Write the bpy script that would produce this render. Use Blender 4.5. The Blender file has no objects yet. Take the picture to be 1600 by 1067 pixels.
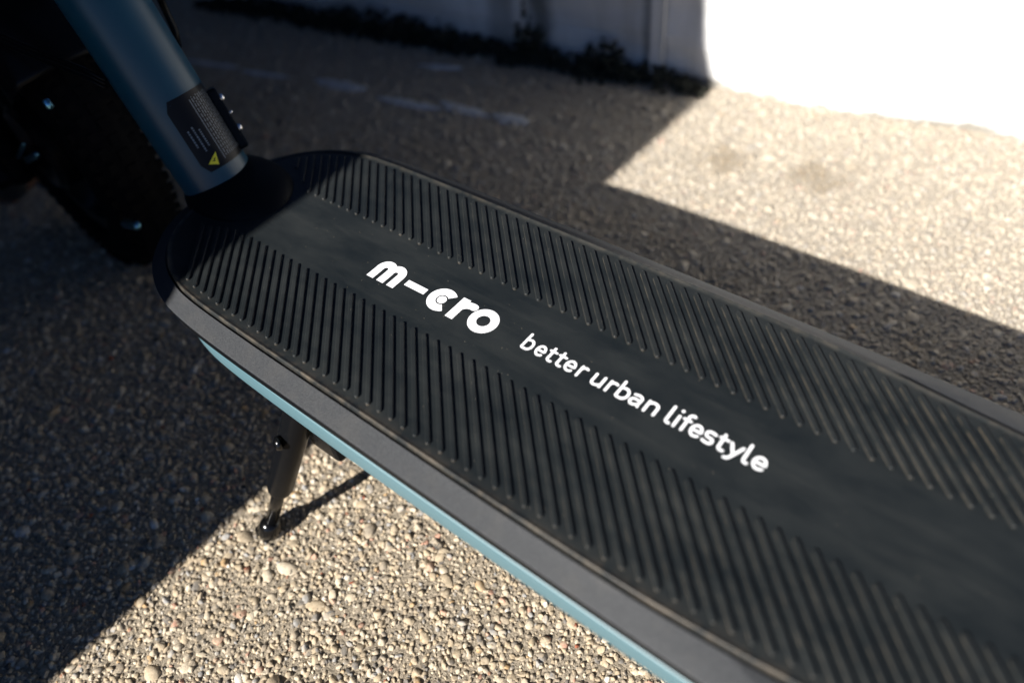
import bpy, bmesh, math, random
import numpy as np
from mathutils import Vector, Matrix

# ------------------------------------------------------------------ units
S = 0.25                     # one deck unit in metres
H = 0.575                    # deck height in deck units
random.seed(7)
rng = np.random.default_rng(11)


def P(u, v, z=0.0):
    """deck coordinates (u along the deck, v across, z above the mat) -> metres, ground at 0"""
    return (u * S, v * S, (z + H) * S)


scn = bpy.context.scene
col = scn.collection

# ------------------------------------------------------------------ camera
cam_d = bpy.data.cameras.new("camera")
cam = bpy.data.objects.new("camera", cam_d)
col.objects.link(cam)
scn.camera = cam
RT = Vector((0.7798001764109272, 0.618098550739837, -0.09932706802679613))
DN = Vector((0.40457568994707377, -0.6186464103898961, -0.6734947141704569))
FW = Vector((-0.47773444084903066, 0.4850059798445883, -0.7324882275788839))
UP = -DN
BK = -FW
cam.matrix_world = Matrix(((RT.x, UP.x, BK.x, 0.0),
                           (RT.y, UP.y, BK.y, 0.0),
                           (RT.z, UP.z, BK.z, (1.0 + H) * S),
                           (0, 0, 0, 1)))
cam_d.sensor_width = 36.0
cam_d.lens = 36.0 * 1184.42531 / 1600.0
cam_d.clip_start = 0.01
cam_d.clip_end = 500.0
cam_d.dof.use_dof = True
cam_d.dof.focus_distance = 1.50 * S
cam_d.dof.aperture_fstop = 3.9

# ------------------------------------------------------------------ sky, sun, exposure
SUN_EL = math.radians(33.9)
sdir = Vector((0.112, 0.804, -0.545)).normalized()      # the way the light travels
world = bpy.data.worlds.new("World")
scn.world = world
world.use_nodes = True
nt = world.node_tree
nt.nodes.clear()
out = nt.nodes.new("ShaderNodeOutputWorld")
bg = nt.nodes.new("ShaderNodeBackground")
sky = nt.nodes.new("ShaderNodeTexSky")
sky.sky_type = 'NISHITA'
sky.sun_disc = False
sky.sun_elevation = SUN_EL
sky.sun_rotation = math.atan2(-sdir.x, -sdir.y)
sky.altitude = 2500
sky.air_density = 0.45
sky.dust_density = 0.0
sky.ozone_density = 4.5
bg.inputs[1].default_value = 0.05
nt.links.new(sky.outputs[0], bg.inputs[0])
nt.links.new(bg.outputs[0], out.inputs[0])

sun_d = bpy.data.lights.new("sun", 'SUN')
sun_d.energy = 5.0
sun_d.angle = math.radians(0.53)
sun_d.color = (1.0, 0.955, 0.895)
sun = bpy.data.objects.new("sun", sun_d)
col.objects.link(sun)
sun.rotation_euler = sdir.to_track_quat('-Z', 'Y').to_euler()

scn.view_settings.view_transform = 'Standard'
scn.view_settings.look = 'None'
scn.view_settings.gamma = 1.0
scn.view_settings.use_curve_mapping = False
scn.view_settings.exposure = 1.3


# ------------------------------------------------------------------ node helpers
def new_mat(name):
    m = bpy.data.materials.new(name)
    m.use_nodes = True
    n = m.node_tree.nodes
    return m, n, m.node_tree.links, n["Principled BSDF"]


def noise(n, l, vec, scale, detail=4.0, rough=0.55):
    t = n.new("ShaderNodeTexNoise")
    t.inputs["Scale"].default_value = scale
    t.inputs["Detail"].default_value = detail
    t.inputs["Roughness"].default_value = rough
    if vec is not None:
        l.new(vec, t.inputs["Vector"])
    return t.outputs["Fac"]


def ramp(n, l, fac, stops):
    r = n.new("ShaderNodeValToRGB")
    e = r.color_ramp.elements
    e[0].position, e[0].color = stops[0][0], (*stops[0][1], 1)
    e[1].position, e[1].color = stops[-1][0], (*stops[-1][1], 1)
    for p, c in stops[1:-1]:
        x = e.new(p)
        x.color = (*c, 1)
    l.new(fac, r.inputs[0])
    return r.outputs[0]


def mix(n, l, fac, a, b, mode='MIX'):
    m = n.new("ShaderNodeMix")
    m.data_type = 'RGBA'
    m.blend_type = mode
    for sock, val in ((0, fac), (6, a), (7, b)):
        if isinstance(val, (int, float)):
            m.inputs[sock].default_value = val
        elif isinstance(val, tuple):
            m.inputs[sock].default_value = (*val, 1)
        else:
            l.new(val, m.inputs[sock])
    return m.outputs[2]


def math_n(n, l, op, a, b=None):
    m = n.new("ShaderNodeMath")
    m.operation = op
    for i, v in ((0, a), (1, b)):
        if v is None:
            continue
        if isinstance(v, (int, float)):
            m.inputs[i].default_value = v
        else:
            l.new(v, m.inputs[i])
    return m.outputs[0]


def geo_pos(n):
    return n.new("ShaderNodeNewGeometry").outputs["Position"]


def mapping(n, l, vec, scale=(1, 1, 1), rot=(0, 0, 0)):
    m = n.new("ShaderNodeMapping")
    m.inputs["Scale"].default_value = scale
    m.inputs["Rotation"].default_value = rot
    l.new(vec, m.inputs[0])
    return m.outputs[0]


def bump(n, l, bsdf, h, strength, dist):
    b = n.new("ShaderNodeBump")
    b.inputs["Strength"].default_value = strength
    b.inputs["Distance"].default_value = dist
    l.new(h, b.inputs["Height"])
    l.new(b.outputs[0], bsdf.inputs["Normal"])


def simple(name, color, rough=0.5, metal=0.0, coat=0.0, spec=0.5):
    m, n, l, b = new_mat(name)
    v = noise(n, l, geo_pos(n), 900, 3)
    c = mix(n, l, v, tuple(x * 0.85 for x in color), tuple(min(1, x * 1.15) for x in color))
    l.new(c, b.inputs["Base Color"])
    b.inputs["Roughness"].default_value = rough
    b.inputs["Metallic"].default_value = metal
    b.inputs["Coat Weight"].default_value = coat
    b.inputs["Specular IOR Level"].default_value = spec
    return m


# ------------------------------------------------------------------ materials
def make_rubber_mat():
    m, n, l, b = new_mat("grip_rubber")
    p = geo_pos(n)
    big = noise(n, l, mapping(n, l, p, (1, 2.4, 1), (0, 0, 0)), 26, 6, 0.6)
    streak = noise(n, l, mapping(n, l, p, (7, 60, 7), (0, 0, 0.06)), 3.2, 5, 0.6)
    fine = noise(n, l, p, 1400, 3)
    base = ramp(n, l, big, [(0.3, (0.0056, 0.0078, 0.0092)), (0.7, (0.0130, 0.0155, 0.0162))])
    base = mix(n, l, math_n(n, l, 'MULTIPLY', ramp(n, l, streak, [(0.5, (0, 0, 0)), (0.75, (1, 1, 1))]), 0.3),
               base, (0.026, 0.028, 0.027))
    # dust: clings to the foot of the ribs and the lip of the mat, patchily
    at = n.new("ShaderNodeAttribute")
    at.attribute_name = "dust"
    patch = noise(n, l, p, 150, 5, 0.7)
    d = math_n(n, l, 'MULTIPLY', 0.55, math_n(n, l, 'MULTIPLY', at.outputs["Fac"], ramp(n, l, patch, [(0.40, (0.04, 0.04, 0.04)), (0.68, (1, 1, 1))])))
    base = mix(n, l, d, base, (0.17, 0.135, 0.095))
    # loose specks
    vor = n.new("ShaderNodeTexVoronoi")
    vor.inputs["Scale"].default_value = 420
    l.new(p, vor.inputs["Vector"])
    dot = ramp(n, l, vor.outputs["Distance"], [(0.035, (1, 1, 1)), (0.075, (0, 0, 0))])
    wn = n.new("ShaderNodeSeparateColor")
    l.new(vor.outputs["Color"], wn.inputs[0])
    rare = ramp(n, l, wn.outputs[0], [(0.86, (0, 0, 0)), (0.87, (1, 1, 1))])
    sp = math_n(n, l, 'MULTIPLY', dot, rare)
    base = mix(n, l, sp, base, (0.30, 0.26, 0.20))
    l.new(base, b.inputs["Base Color"])
    rr = ramp(n, l, big, [(0.3, (0.40, 0.40, 0.40)), (0.7, (0.55, 0.55, 0.55))])
    l.new(rr, b.inputs["Roughness"])
    b.inputs["Specular IOR Level"].default_value = 0.30
    b.inputs["Sheen Weight"].default_value = 0.045
    b.inputs["Sheen Roughness"].default_value = 0.3
    bump(n, l, b, fine, 0.25, 0.0002)
    return m


def make_frame_mat(name, c0, c1, rough):
    m, n, l, b = new_mat(name)
    p = geo_pos(n)
    f = noise(n, l, p, 2600, 2)
    g = noise(n, l, p, 60, 5, 0.65)
    c = ramp(n, l, f, [(0.36, c0), (0.66, c1)])
    c = mix(n, l, ramp(n, l, g, [(0.5, (0, 0, 0)), (0.75, (0.25, 0.25, 0.25))]), c, (0.075, 0.07, 0.062))
    l.new(c, b.inputs["Base Color"])
    b.inputs["Specular IOR Level"].default_value = 0.10
    b.inputs["Roughness"].default_value = rough
    b.inputs["Metallic"].default_value = 0.0
    bump(n, l, b, f, 0.35, 0.00012)
    return m


def make_paint(name, color, rough=0.35, coat=0.25, metal=0.0):
    m, n, l, b = new_mat(name)
    p = geo_pos(n)
    f = noise(n, l, p, 1800, 2)
    g = noise(n, l, p, 35, 5)
    c = mix(n, l, f, tuple(x * 0.9 for x in color), tuple(x * 1.1 for x in color))
    c = mix(n, l, ramp(n, l, g, [(0.55, (0, 0, 0)), (0.8, (0.08, 0.08, 0.08))]), c, (0.2, 0.2, 0.18))
    l.new(c, b.inputs["Base Color"])
    b.inputs["Roughness"].default_value = rough
    b.inputs["Coat Weight"].default_value = coat
    b.inputs["Coat Roughness"].default_value = 0.25
    b.inputs["Metallic"].default_value = metal
    bump(n, l, b, f, 0.15, 0.0001)
    return m


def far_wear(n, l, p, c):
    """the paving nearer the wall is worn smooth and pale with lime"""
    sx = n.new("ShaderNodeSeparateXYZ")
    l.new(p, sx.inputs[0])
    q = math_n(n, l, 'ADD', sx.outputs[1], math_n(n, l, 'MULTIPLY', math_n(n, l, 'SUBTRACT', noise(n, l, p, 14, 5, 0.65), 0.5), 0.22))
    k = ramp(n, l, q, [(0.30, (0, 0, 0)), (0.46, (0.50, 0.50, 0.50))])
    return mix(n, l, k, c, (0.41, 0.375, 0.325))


def make_pebble_mat():
    m, n, l, b = new_mat("pebble_stone")
    oi = n.new("ShaderNodeObjectInfo")
    p = geo_pos(n)
    c = n.new("ShaderNodeValToRGB")
    c.color_ramp.interpolation = 'CONSTANT'
    pal = [(0.00, (0.43, 0.36, 0.265)), (0.14, (0.52, 0.46, 0.365)), (0.28, (0.34, 0.285, 0.21)),
           (0.40, (0.52, 0.465, 0.375)), (0.50, (0.27, 0.235, 0.19)), (0.62, (0.40, 0.33, 0.235)),
           (0.73, (0.64, 0.61, 0.56)), (0.75, (0.165, 0.155, 0.145)), (0.85, (0.30, 0.30, 0.30)),
           (0.915, (0.42, 0.29, 0.16)), (0.935, (0.085, 0.08, 0.075)), (0.955, (0.42, 0.25, 0.19)),
           (0.981, (0.26, 0.085, 0.05)), (0.986, (0.55, 0.50, 0.40))]
    e = c.color_ramp.elements
    e[0].position, e[0].color = pal[0][0], (*pal[0][1], 1)
    e[1].position, e[1].color = pal[-1][0], (*pal[-1][1], 1)
    for q, k in pal[1:-1]:
        x = e.new(q)
        x.color = (*k, 1)
    l.new(oi.outputs["Random"], c.inputs[0])
    v = noise(n, l, p, 520, 5, 0.7)
    cc = mix(n, l, 1.0, c.outputs[0], ramp(n, l, v, [(0.3, (0.58, 0.55, 0.51)), (0.68, (1.10, 1.08, 1.04))]), 'MULTIPLY')
    # cement skin left on part of each stone
    w = noise(n, l, p, 240, 4, 0.65)
    cc = mix(n, l, ramp(n, l, w, [(0.47, (0, 0, 0)), (0.58, (0.62, 0.62, 0.62))]), cc, (0.43, 0.352, 0.252))
    # dirt that has settled in patches over the paving
    d = noise(n, l, p, 9, 5, 0.6)
    cc = mix(n, l, ramp(n, l, d, [(0.53, (0, 0, 0)), (0.75, (0.38, 0.38, 0.38))]), cc, (0.20, 0.165, 0.11))
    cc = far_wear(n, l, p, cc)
    for (u, vv, ru) in ((-0.94, 2.10, 0.10), (-0.63, 2.18, 0.13)):
        x, y, z = P(u, vv, -H)
        vd = n.new("ShaderNodeVectorMath")
        vd.operation = 'DISTANCE'
        vd.inputs[1].default_value = (x, y, 0.0)
        l.new(p, vd.inputs[0])
        s = math_n(n, l, 'ADD', vd.outputs["Value"], math_n(n, l, 'MULTIPLY', math_n(n, l, 'SUBTRACT', noise(n, l, p, 45, 5), 0.5), 0.09))
        k = ramp(n, l, s, [(ru * S * 0.35, (0.7, 0.7, 0.7)), (ru * S * 0.95, (0, 0, 0))])
        cc = mix(n, l, k, cc, (0.19, 0.15, 0.10))
    l.new(cc, b.inputs["Base Color"])
    b.inputs["Roughness"].default_value = 0.85
    b.inputs["Specular IOR Level"].default_value = 0.15
    bump(n, l, b, noise(n, l, p, 1500, 5, 0.7), 0.5, 0.0006)
    return m


def make_concrete_mat():
    m, n, l, b = new_mat("cement_matrix")
    p = geo_pos(n)
    a = noise(n, l, p, 700, 6, 0.7)
    g = noise(n, l, p, 12, 5)
    vor = n.new("ShaderNodeTexVoronoi")
    vor.inputs["Scale"].default_value = 330
    l.new(p, vor.inputs["Vector"])
    c = ramp(n, l, a, [(0.32, (0.13, 0.108, 0.078)), (0.5, (0.30, 0.25, 0.185)), (0.7, (0.46, 0.40, 0.305))])
    c = mix(n, l, ramp(n, l, g, [(0.5, (0, 0, 0)), (0.75, (0.4, 0.4, 0.4))]), c, (0.19, 0.16, 0.11))
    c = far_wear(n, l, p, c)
    l.new(c, b.inputs["Base Color"])
    b.inputs["Roughness"].default_value = 0.9
    h = math_n(n, l, 'ADD', a, math_n(n, l, 'MULTIPLY', vor.outputs["Distance"], -0.6))
    bump(n, l, b, h, 1.0, 0.0022)
    return m


def make_wall_mat():
    m, n, l, b = new_mat("white_wall_paint")
    p = geo_pos(n)
    g = noise(n, l, p, 5, 6, 0.6)
    f = noise(n, l, p, 120, 5, 0.65)
    c = ramp(n, l, g, [(0.35, (0.58, 0.585, 0.58)), (0.65, (0.74, 0.745, 0.74))])
    # rain streaks below the coping
    st = noise(n, l, mapping(n, l, p, (14, 14, 0.35)), 2.3, 5, 0.6)
    c = mix(n, l, ramp(n, l, st, [(0.53, (0, 0, 0)), (0.72, (0.42, 0.42, 0.42))]), c, (0.33, 0.33, 0.31))
    # dark run-off stains on two stretches of the wall
    dd = n.new("ShaderNodeVectorMath")
    dd.operation = 'DOT_PRODUCT'
    dd.inputs[1].default_value = tuple(WALL_DIR)
    l.new(p, dd.inputs[0])
    for (sx_, wd_, am) in WALL_STAINS:
        q = math_n(n, l, 'ABSOLUTE', math_n(n, l, 'SUBTRACT', dd.outputs["Value"], sx_))
        q = math_n(n, l, 'ADD', q, math_n(n, l, 'MULTIPLY', math_n(n, l, 'SUBTRACT', noise(n, l, mapping(n, l, p, (30, 30, 14)), 1.0, 5, 0.65), 0.5), wd_ * 1.6))
        c = mix(n, l, ramp(n, l, q, [(wd_ * 0.35, (am, am, am)), (wd_, (0, 0, 0))]), c, (0.10, 0.11, 0.105))
    # pock marks
    vor = n.new("ShaderNodeTexVoronoi")
    vor.inputs["Scale"].default_value = 16
    l.new(p, vor.inputs["Vector"])
    k = ramp(n, l, vor.outputs["Distance"], [(0.05, (0.4, 0.4, 0.4)), (0.12, (0, 0, 0))])
    c = mix(n, l, k, c, (0.30, 0.28, 0.25))
    # splash-back grime along the foot: driven by height, ragged
    sx = n.new("ShaderNodeSeparateXYZ")
    l.new(p, sx.inputs[0])
    hh = math_n(n, l, 'SUBTRACT', sx.outputs[2], math_n(n, l, 'MULTIPLY', math_n(n, l, 'SUBTRACT', noise(n, l, p, 26, 6, 0.7), 0.42), 0.035))
    k = ramp(n, l, hh, [(0.0, (0.8, 0.8, 0.8)), (0.004, (0, 0, 0))])
    c = mix(n, l, k, c, (0.16, 0.14, 0.10))
    l.new(c, b.inputs["Base Color"])
    b.inputs["Roughness"].default_value = 0.85
    bump(n, l, b, f, 0.5, 0.002)
    return m


_a = Vector((-1.2064, 2.5188, 0)) * S
WALL_DIR = ((Vector((-0.1453, 2.6953, 0)) * S) - _a).normalized()
WALL_STAINS = [((Vector((u, 2.5188 + (u + 1.2064) * 0.16635, 0)) * S).dot(WALL_DIR), w, a) for u, w, a in
               ((-1.93, 0.016, 0.85), (-2.12, 0.020, 0.5), (-1.47, 0.006, 0.6), (-1.40, 0.004, 0.35), (-2.9, 0.05, 0.35))]
M = {}
M['rubber'] = make_rubber_mat()
M['frame'] = make_frame_mat("speckled_grey_plastic", (0.021, 0.023, 0.026), (0.050, 0.052, 0.055), 0.5)
M['gasket'] = simple("black_plastic", (0.0035, 0.004, 0.005), 0.5, spec=0.08)
M['teal'] = make_paint("pale_teal_paint", (0.070, 0.138, 0.162), 0.5, 0.0)
M['stem'] = make_paint("petrol_blue_paint", (0.003, 0.042, 0.072), 0.36, 0.0, 0.0)
M['stem'].node_tree.nodes["Principled BSDF"].inputs["Specular IOR Level"].default_value = 0.42
M['black'] = simple("black_satin", (0.0035, 0.0038, 0.0045), 0.22, spec=0.08)
M['gloss'] = simple("black_gloss_paint", (0.0025, 0.0026, 0.003), 0.2, 0, 0.0, 0.4)
M['tyre'] = simple("tyre_rubber", (0.0025, 0.0025, 0.003), 0.7, spec=0.05)
M['steel'] = simple("bright_steel", (0.62, 0.62, 0.63), 0.25, 1.0)
M['glint_blue'] = simple("blue_glint_metal", (0.16, 0.38, 0.50), 0.3, 1.0)  # the sky's blue is painted into the metal of the glint beads
M['white'] = simple("white_print", (0.78, 0.79, 0.81), 0.5)
M['sticker'] = simple("black_label_film", (0.004, 0.004, 0.005), 0.35, 0, 0.0, 0.15)
M['print'] = simple("grey_label_print", (0.11, 0.135, 0.165), 0.5)
M['yellow'] = simple("yellow_label_print", (0.75, 0.66, 0.02), 0.45)
M['pebble'] = make_pebble_mat()
M['cement'] = make_concrete_mat()
M['wall'] = make_wall_mat()
M['moss'] = simple("dark_moss", (0.018, 0.019, 0.012), 0.95)
M['leaf'] = simple("dry_weed_leaf", (0.022, 0.025, 0.014), 0.8)
M['render'] = simple("dark_brown_render", (0.055, 0.05, 0.045), 0.9)
M['mortar'] = simple("pale_mortar", (0.50, 0.51, 0.52), 0.9)
M['rust'] = simple("rusty_brown", (0.09, 0.04, 0.02), 0.9)


# ------------------------------------------------------------------ object helpers
def finish(name, me, mat, parent=None, smooth=False, kind=None, label=None, cat=None, group=None):
    o = bpy.data.objects.new(name, me)
    col.objects.link(o)
    if mat is not None:
        me.materials.append(mat)
    if smooth:
        me.polygons.foreach_set("use_smooth", [True] * len(me.polygons))
    if parent is not None:
        o.parent = parent
    for k, v in (("kind", kind), ("label", label), ("category", cat), ("group", group)):
        if v:
            o[k] = v
    return o


def mesh_from(name, verts, faces, recalc=True):
    me = bpy.data.meshes.new(name)
    me.from_pydata(verts, [], faces)
    if recalc:
        bm = bmesh.new()
        bm.from_mesh(me)
        bmesh.ops.recalc_face_normals(bm, faces=bm.faces)
        bm.to_mesh(me)
        bm.free()
    me.update()
    return me


def empty(name, loc, label=None, cat=None, group=None):
    o = bpy.data.objects.new(name, None)
    o.empty_display_size = 0.05
    o.location = loc
    col.objects.link(o)
    for k, v in (("label", label), ("category", cat), ("group", group)):
        if v:
            o[k] = v
    return o


def sharp_by_angle(o, deg=35):
    me = o.data
    bm = bmesh.new()
    bm.from_mesh(me)
    for f in bm.faces:
        f.smooth = True
    for e in bm.edges:
        if len(e.link_faces) == 2 and e.calc_face_angle(0) > math.radians(deg):
            e.smooth = False
    bm.to_mesh(me)
    bm.free()


def tube(path, rad, seg=14, caps=True):
    """tapering tube along a list of points (metres)"""
    pts = [Vector(p) for p in path]
    rads = rad if isinstance(rad, (list, tuple)) else [rad] * len(pts)
    vs, fs = [], []
    t0 = (pts[1] - pts[0]).normalized()
    ref = Vector((0, 0, 1)) if abs(t0.z) < 0.9 else Vector((1, 0, 0))
    nrm = t0.cross(ref).normalized()
    for i, p in enumerate(pts):
        if i == 0:
            t = pts[1] - pts[0]
        elif i == len(pts) - 1:
            t = pts[-1] - pts[-2]
        else:
            t = pts[i + 1] - pts[i - 1]
        t.normalize()
        nrm = (nrm - t * nrm.dot(t)).normalized()
        bn = t.cross(nrm)
        for k in range(seg):
            a = 2 * math.pi * k / seg
            vs.append(tuple(p + (nrm * math.cos(a) + bn * math.sin(a)) * rads[i]))
    for i in range(len(pts) - 1):
        for k in range(seg):
            a, b = i * seg + k, i * seg + (k + 1) % seg
            fs.append((a, b, b + seg, a + seg))
    if caps:
        fs.append(tuple(range(seg)))
        fs.append(tuple((len(pts) - 1) * seg + k for k in range(seg)))
    return vs, fs


def box(cx, cy, cz, sx, sy, sz, rot=None, bev=0.0):
    bm = bmesh.new()
    bmesh.ops.create_cube(bm, size=1.0)
    for v in bm.verts:
        v.co = Vector((v.co.x * sx, v.co.y * sy, v.co.z * sz))
    if bev > 0:
        bmesh.ops.bevel(bm, geom=list(bm.edges), offset=bev, segments=2, affect='EDGES', profile=0.5)
    mt = Matrix.Translation((cx, cy, cz)) @ (rot.to_4x4() if rot else Matrix.Identity(4))
    bm.transform(mt)
    me = bpy.data.meshes.new("box")
    bm.to_mesh(me)
    bm.free()
    return me


def crom(pts, per=8):
    """Catmull-Rom through 2-D points"""
    o = []
    n = len(pts)
    for i in range(n - 1):
        p0 = pts[max(i - 1, 0)]
        p1, p2 = pts[i], pts[i + 1]
        p3 = pts[min(i + 2, n - 1)]
        for k in range(per):
            t = k / per
            o.append(tuple(0.5 * ((2 * p1[j]) + (-p0[j] + p2[j]) * t + (2 * p0[j] - 5 * p1[j] + 4 * p2[j] - p3[j]) * t * t
                                  + (-p0[j] + 3 * p1[j] - 3 * p2[j] + p3[j]) * t ** 3) for j in range(2)))
    o.append(tuple(pts[-1]))
    return o


VC = 0.6745        # deck centre line


def loop_from_half(half, n=240):
    """half outline [(u, w)] front tip .. rear tip -> closed loop of n points, evenly spaced"""
    h = crom(half, 10)
    full = [(u, VC - max(w, 0)) for u, w in h] + [(u, VC + max(w, 0)) for u, w in reversed(h)][1:-1]
    a = np.array(full + [full[0]])
    d = np.r_[0, np.cumsum(np.hypot(*np.diff(a, axis=0).T))]
    t = np.linspace(0, d[-1], n, endpoint=False)
    return np.c_[np.interp(t, d, a[:, 0]), np.interp(t, d, a[:, 1])]


def inset(loop, d):
    """move a closed loop inwards by d"""
    a = np.roll(loop, -1, 0) - np.roll(loop, 1, 0)
    a /= np.linalg.norm(a, axis=1)[:, None]
    nrm = np.c_[-a[:, 1], a[:, 0]]
    c = loop.mean(0)
    if ((c - loop) * nrm).sum() < 0:
        nrm = -nrm
    return loop + nrm * d


outer_half = [(-1.592, 0), (-1.590, 0.075), (-1.567, 0.148), (-1.527, 0.205), (-1.468, 0.258), (-1.385, 0.297), (-1.29, 0.316),
              (-1.12, 0.3245), (-0.8, 0.3275), (-0.5, 0.3285), (-0.2, 0.3275), (0.05, 0.3245), (0.3, 0.315), (0.55, 0.295),
              (0.74, 0.26), (0.84, 0.20), (0.89, 0.11), (0.90, 0)]
mat_half = [(-1.535, 0), (-1.533, 0.08), (-1.512, 0.145), (-1.474, 0.198), (-1.42, 0.238), (-1.36, 0.262), (-1.28, 0.2755),
            (-1.1, 0.2815), (-0.8, 0.2845), (-0.5, 0.2865), (-0.25, 0.285), (-0.1, 0.277), (0.0, 0.268), (0.12, 0.258),
            (0.35, 0.24), (0.55, 0.215), (0.68, 0.16), (0.74, 0.08), (0.75, 0)]
OUT = loop_from_half(outer_half)
MATL = loop_from_half(mat_half)
N = len(OUT)


def loft(rings, close_first=False, close_last=False):
    vs, fs = [], []
    for r, z in rings:
        for (u, v) in r:
            vs.append(P(u, v, z))
    for i in range(len(rings) - 1):
        for k in range(N):
            a, b = i * N + k, i * N + (k + 1) % N
            fs.append((a, b, b + N, a + N))
    if close_first:
        fs.append(tuple(range(N)))
    if close_last:
        fs.append(tuple(range((len(rings) - 1) * N, len(rings) * N)))
    return vs, fs


# ================================================================== THE SETTING
gz = 0.0
# paving sheet (cement) reaching far away
bm = bmesh.new()
vs = [bm.verts.new(p) for p in ((-60, -60, gz), (60, -60, gz), (60, 60, gz), (-60, 60, gz))]
bm.faces.new(vs)
me = bpy.data.meshes.new("paving")
bm.to_mesh(me)
bm.free()
ground = finish("pavement", me, M['cement'], kind="structure")

# ------------------------------------------------ pebble shapes
def rock_mesh(seed, sub=2):
    r = random.Random(seed)
    bm = bmesh.new()
    bmesh.ops.create_icosphere(bm, subdivisions=sub, radius=0.5)
    fr = [(Vector((r.uniform(-1, 1), r.uniform(-1, 1), r.uniform(-1, 1))), r.uniform(2.0, 4.5), r.uniform(0, 6)) for _ in range(4)]
    planes = [(Vector((r.uniform(-1, 1), r.uniform(-1, 1), r.uniform(-1, 1))).normalized(), r.uniform(0.32, 0.45)) for _ in range(5)]
    for v in bm.verts:
        d = v.co.normalized()
        k = 1 + sum(0.07 * math.sin(f[0].dot(d) * f[1] + f[2]) for f in fr)
        c = d * 0.5 * k
        for pn, pd in planes:
            e = c.dot(pn) - pd
            if e > 0:
                c -= pn * e * 0.75
        v.co = c
    for f in bm.faces:
        f.smooth = True
    me = bpy.data.meshes.new("pebble_shape")
    bm.to_mesh(me)
    bm.free()
    me.materials.append(M['pebble'])
    return me


rocks = [rock_mesh(40 + i) for i in range(7)]

fpx = 1184.42531
Rm = np.array([RT[:], DN[:], FW[:]])


def project(pts):
    X = (pts / S - np.array([0, 0, 1.0 + H])) @ Rm.T
    return 800 + fpx * X[:, 0] / X[:, 2], 533.5 + fpx * X[:, 1] / X[:, 2], X[:, 2]


def seen_past_deck(pts):
    """is the ground point clear of the deck as seen from the camera?"""
    g = pts / S
    c = np.array([0, 0, 1.0 + H])
    t = (H - 0.06 - c[2]) / (g[:, 2] - c[2])
    q = c + (g - c) * t[:, None]
    return ~((q[:, 0] > -1.6) & (q[:, 1] > 0.345) & (q[:, 1] < 1.0))


# region of exposed aggregate: generous around what the camera sees
u0, u1, v0, v1 = -6.2, 1.3, -1.3, 3.1


def wall_v(u):
    return 2.5188 + (u + 1.2064) * (2.6953 - 2.5188) / (-0.1453 + 1.2064)


def far_from(pt, cell, grid, r):
    gx, gy = int(pt[0] / cell), int(pt[1] / cell)
    for i in (-1, 0, 1):
        for j in (-1, 0, 1):
            for q in grid.get((gx + i, gy + j), ()):
                if (q[0] - pt[0]) ** 2 + (q[1] - pt[1]) ** 2 < (0.47 * (q[2] + r)) ** 2:
                    return False
    grid.setdefault((gx, gy), []).append((pt[0], pt[1], r))
    return True


big = []
grid = {}
ntry = 23000
cu = rng.uniform(u0 * S, u1 * S, ntry)
cv = rng.uniform(v0 * S, v1 * S, ntry)
sz = np.sort(np.clip(rng.lognormal(math.log(0.0049), 0.37, ntry), 0.0034, 0.0122))[::-1]
for x, y, r in zip(cu, cv, sz):
    if y / S > wall_v(x / S) + 0.05:
        continue
    if far_from((x, y), 0.016, grid, r):
        big.append((x, y, r))
big = np.array(big)
# fine grains on a jittered grid
cell = 0.0029
gx = np.arange(u0 * S, u1 * S, cell)
gy = np.arange(v0 * S, v1 * S, cell)
GX, GY = np.meshgrid(gx, gy)
fx = (GX + rng.uniform(-0.5, 0.5, GX.shape) * cell).ravel()
fy = (GY + rng.uniform(-0.5, 0.5, GX.shape) * cell).ravel()
fs_ = np.clip(rng.lognormal(math.log(0.0024), 0.34, fx.shape), 0.0010, 0.0052)
px, py, pz = project(np.c_[fx, fy, np.zeros_like(fx)])
keep = (px > -160) & (px < 1760) & (py > -120) & (py < 1200) & (pz > 0.2) & (fy / S < wall_v(fx / S) + 0.02)
fx, fy, fs_ = fx[keep], fy[keep], fs_[keep]

# the pebbles that show largest are single objects
bx, by, bz = project(np.c_[big[:, 0], big[:, 1], np.zeros(len(big))])
inview = (bx > 3) & (bx < 1597) & (by > 3) & (by < 1064) & (bz > 0)
inview &= seen_past_deck(np.c_[big[:, 0], big[:, 1], np.zeros(len(big))])
lit = (big[:, 0] / S > -1.24)
pxs = big[:, 2] / S * fpx / bz * (1.0 + 0.15 * lit)
order = np.argsort(-np.where(inview, pxs, 0))
single = order[:296]
rest = np.setdiff1d(np.arange(len(big)), single)
for i in single:
    x, y, r = big[i]
    o = bpy.data.objects.new("pebble", rocks[int(i) % len(rocks)])
    k = (rng.uniform(0.85, 1.35), rng.uniform(0.75, 1.0), rng.uniform(0.42, 0.62))
    o.scale = tuple(float(r * q) for q in k)
    o.rotation_euler = (rng.uniform(-.35, .35), rng.uniform(-.35, .35), rng.uniform(0, 6.28))
    o.location = (x, y, -r * 0.10)
    o.parent = ground
    col.objects.link(o)


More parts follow.
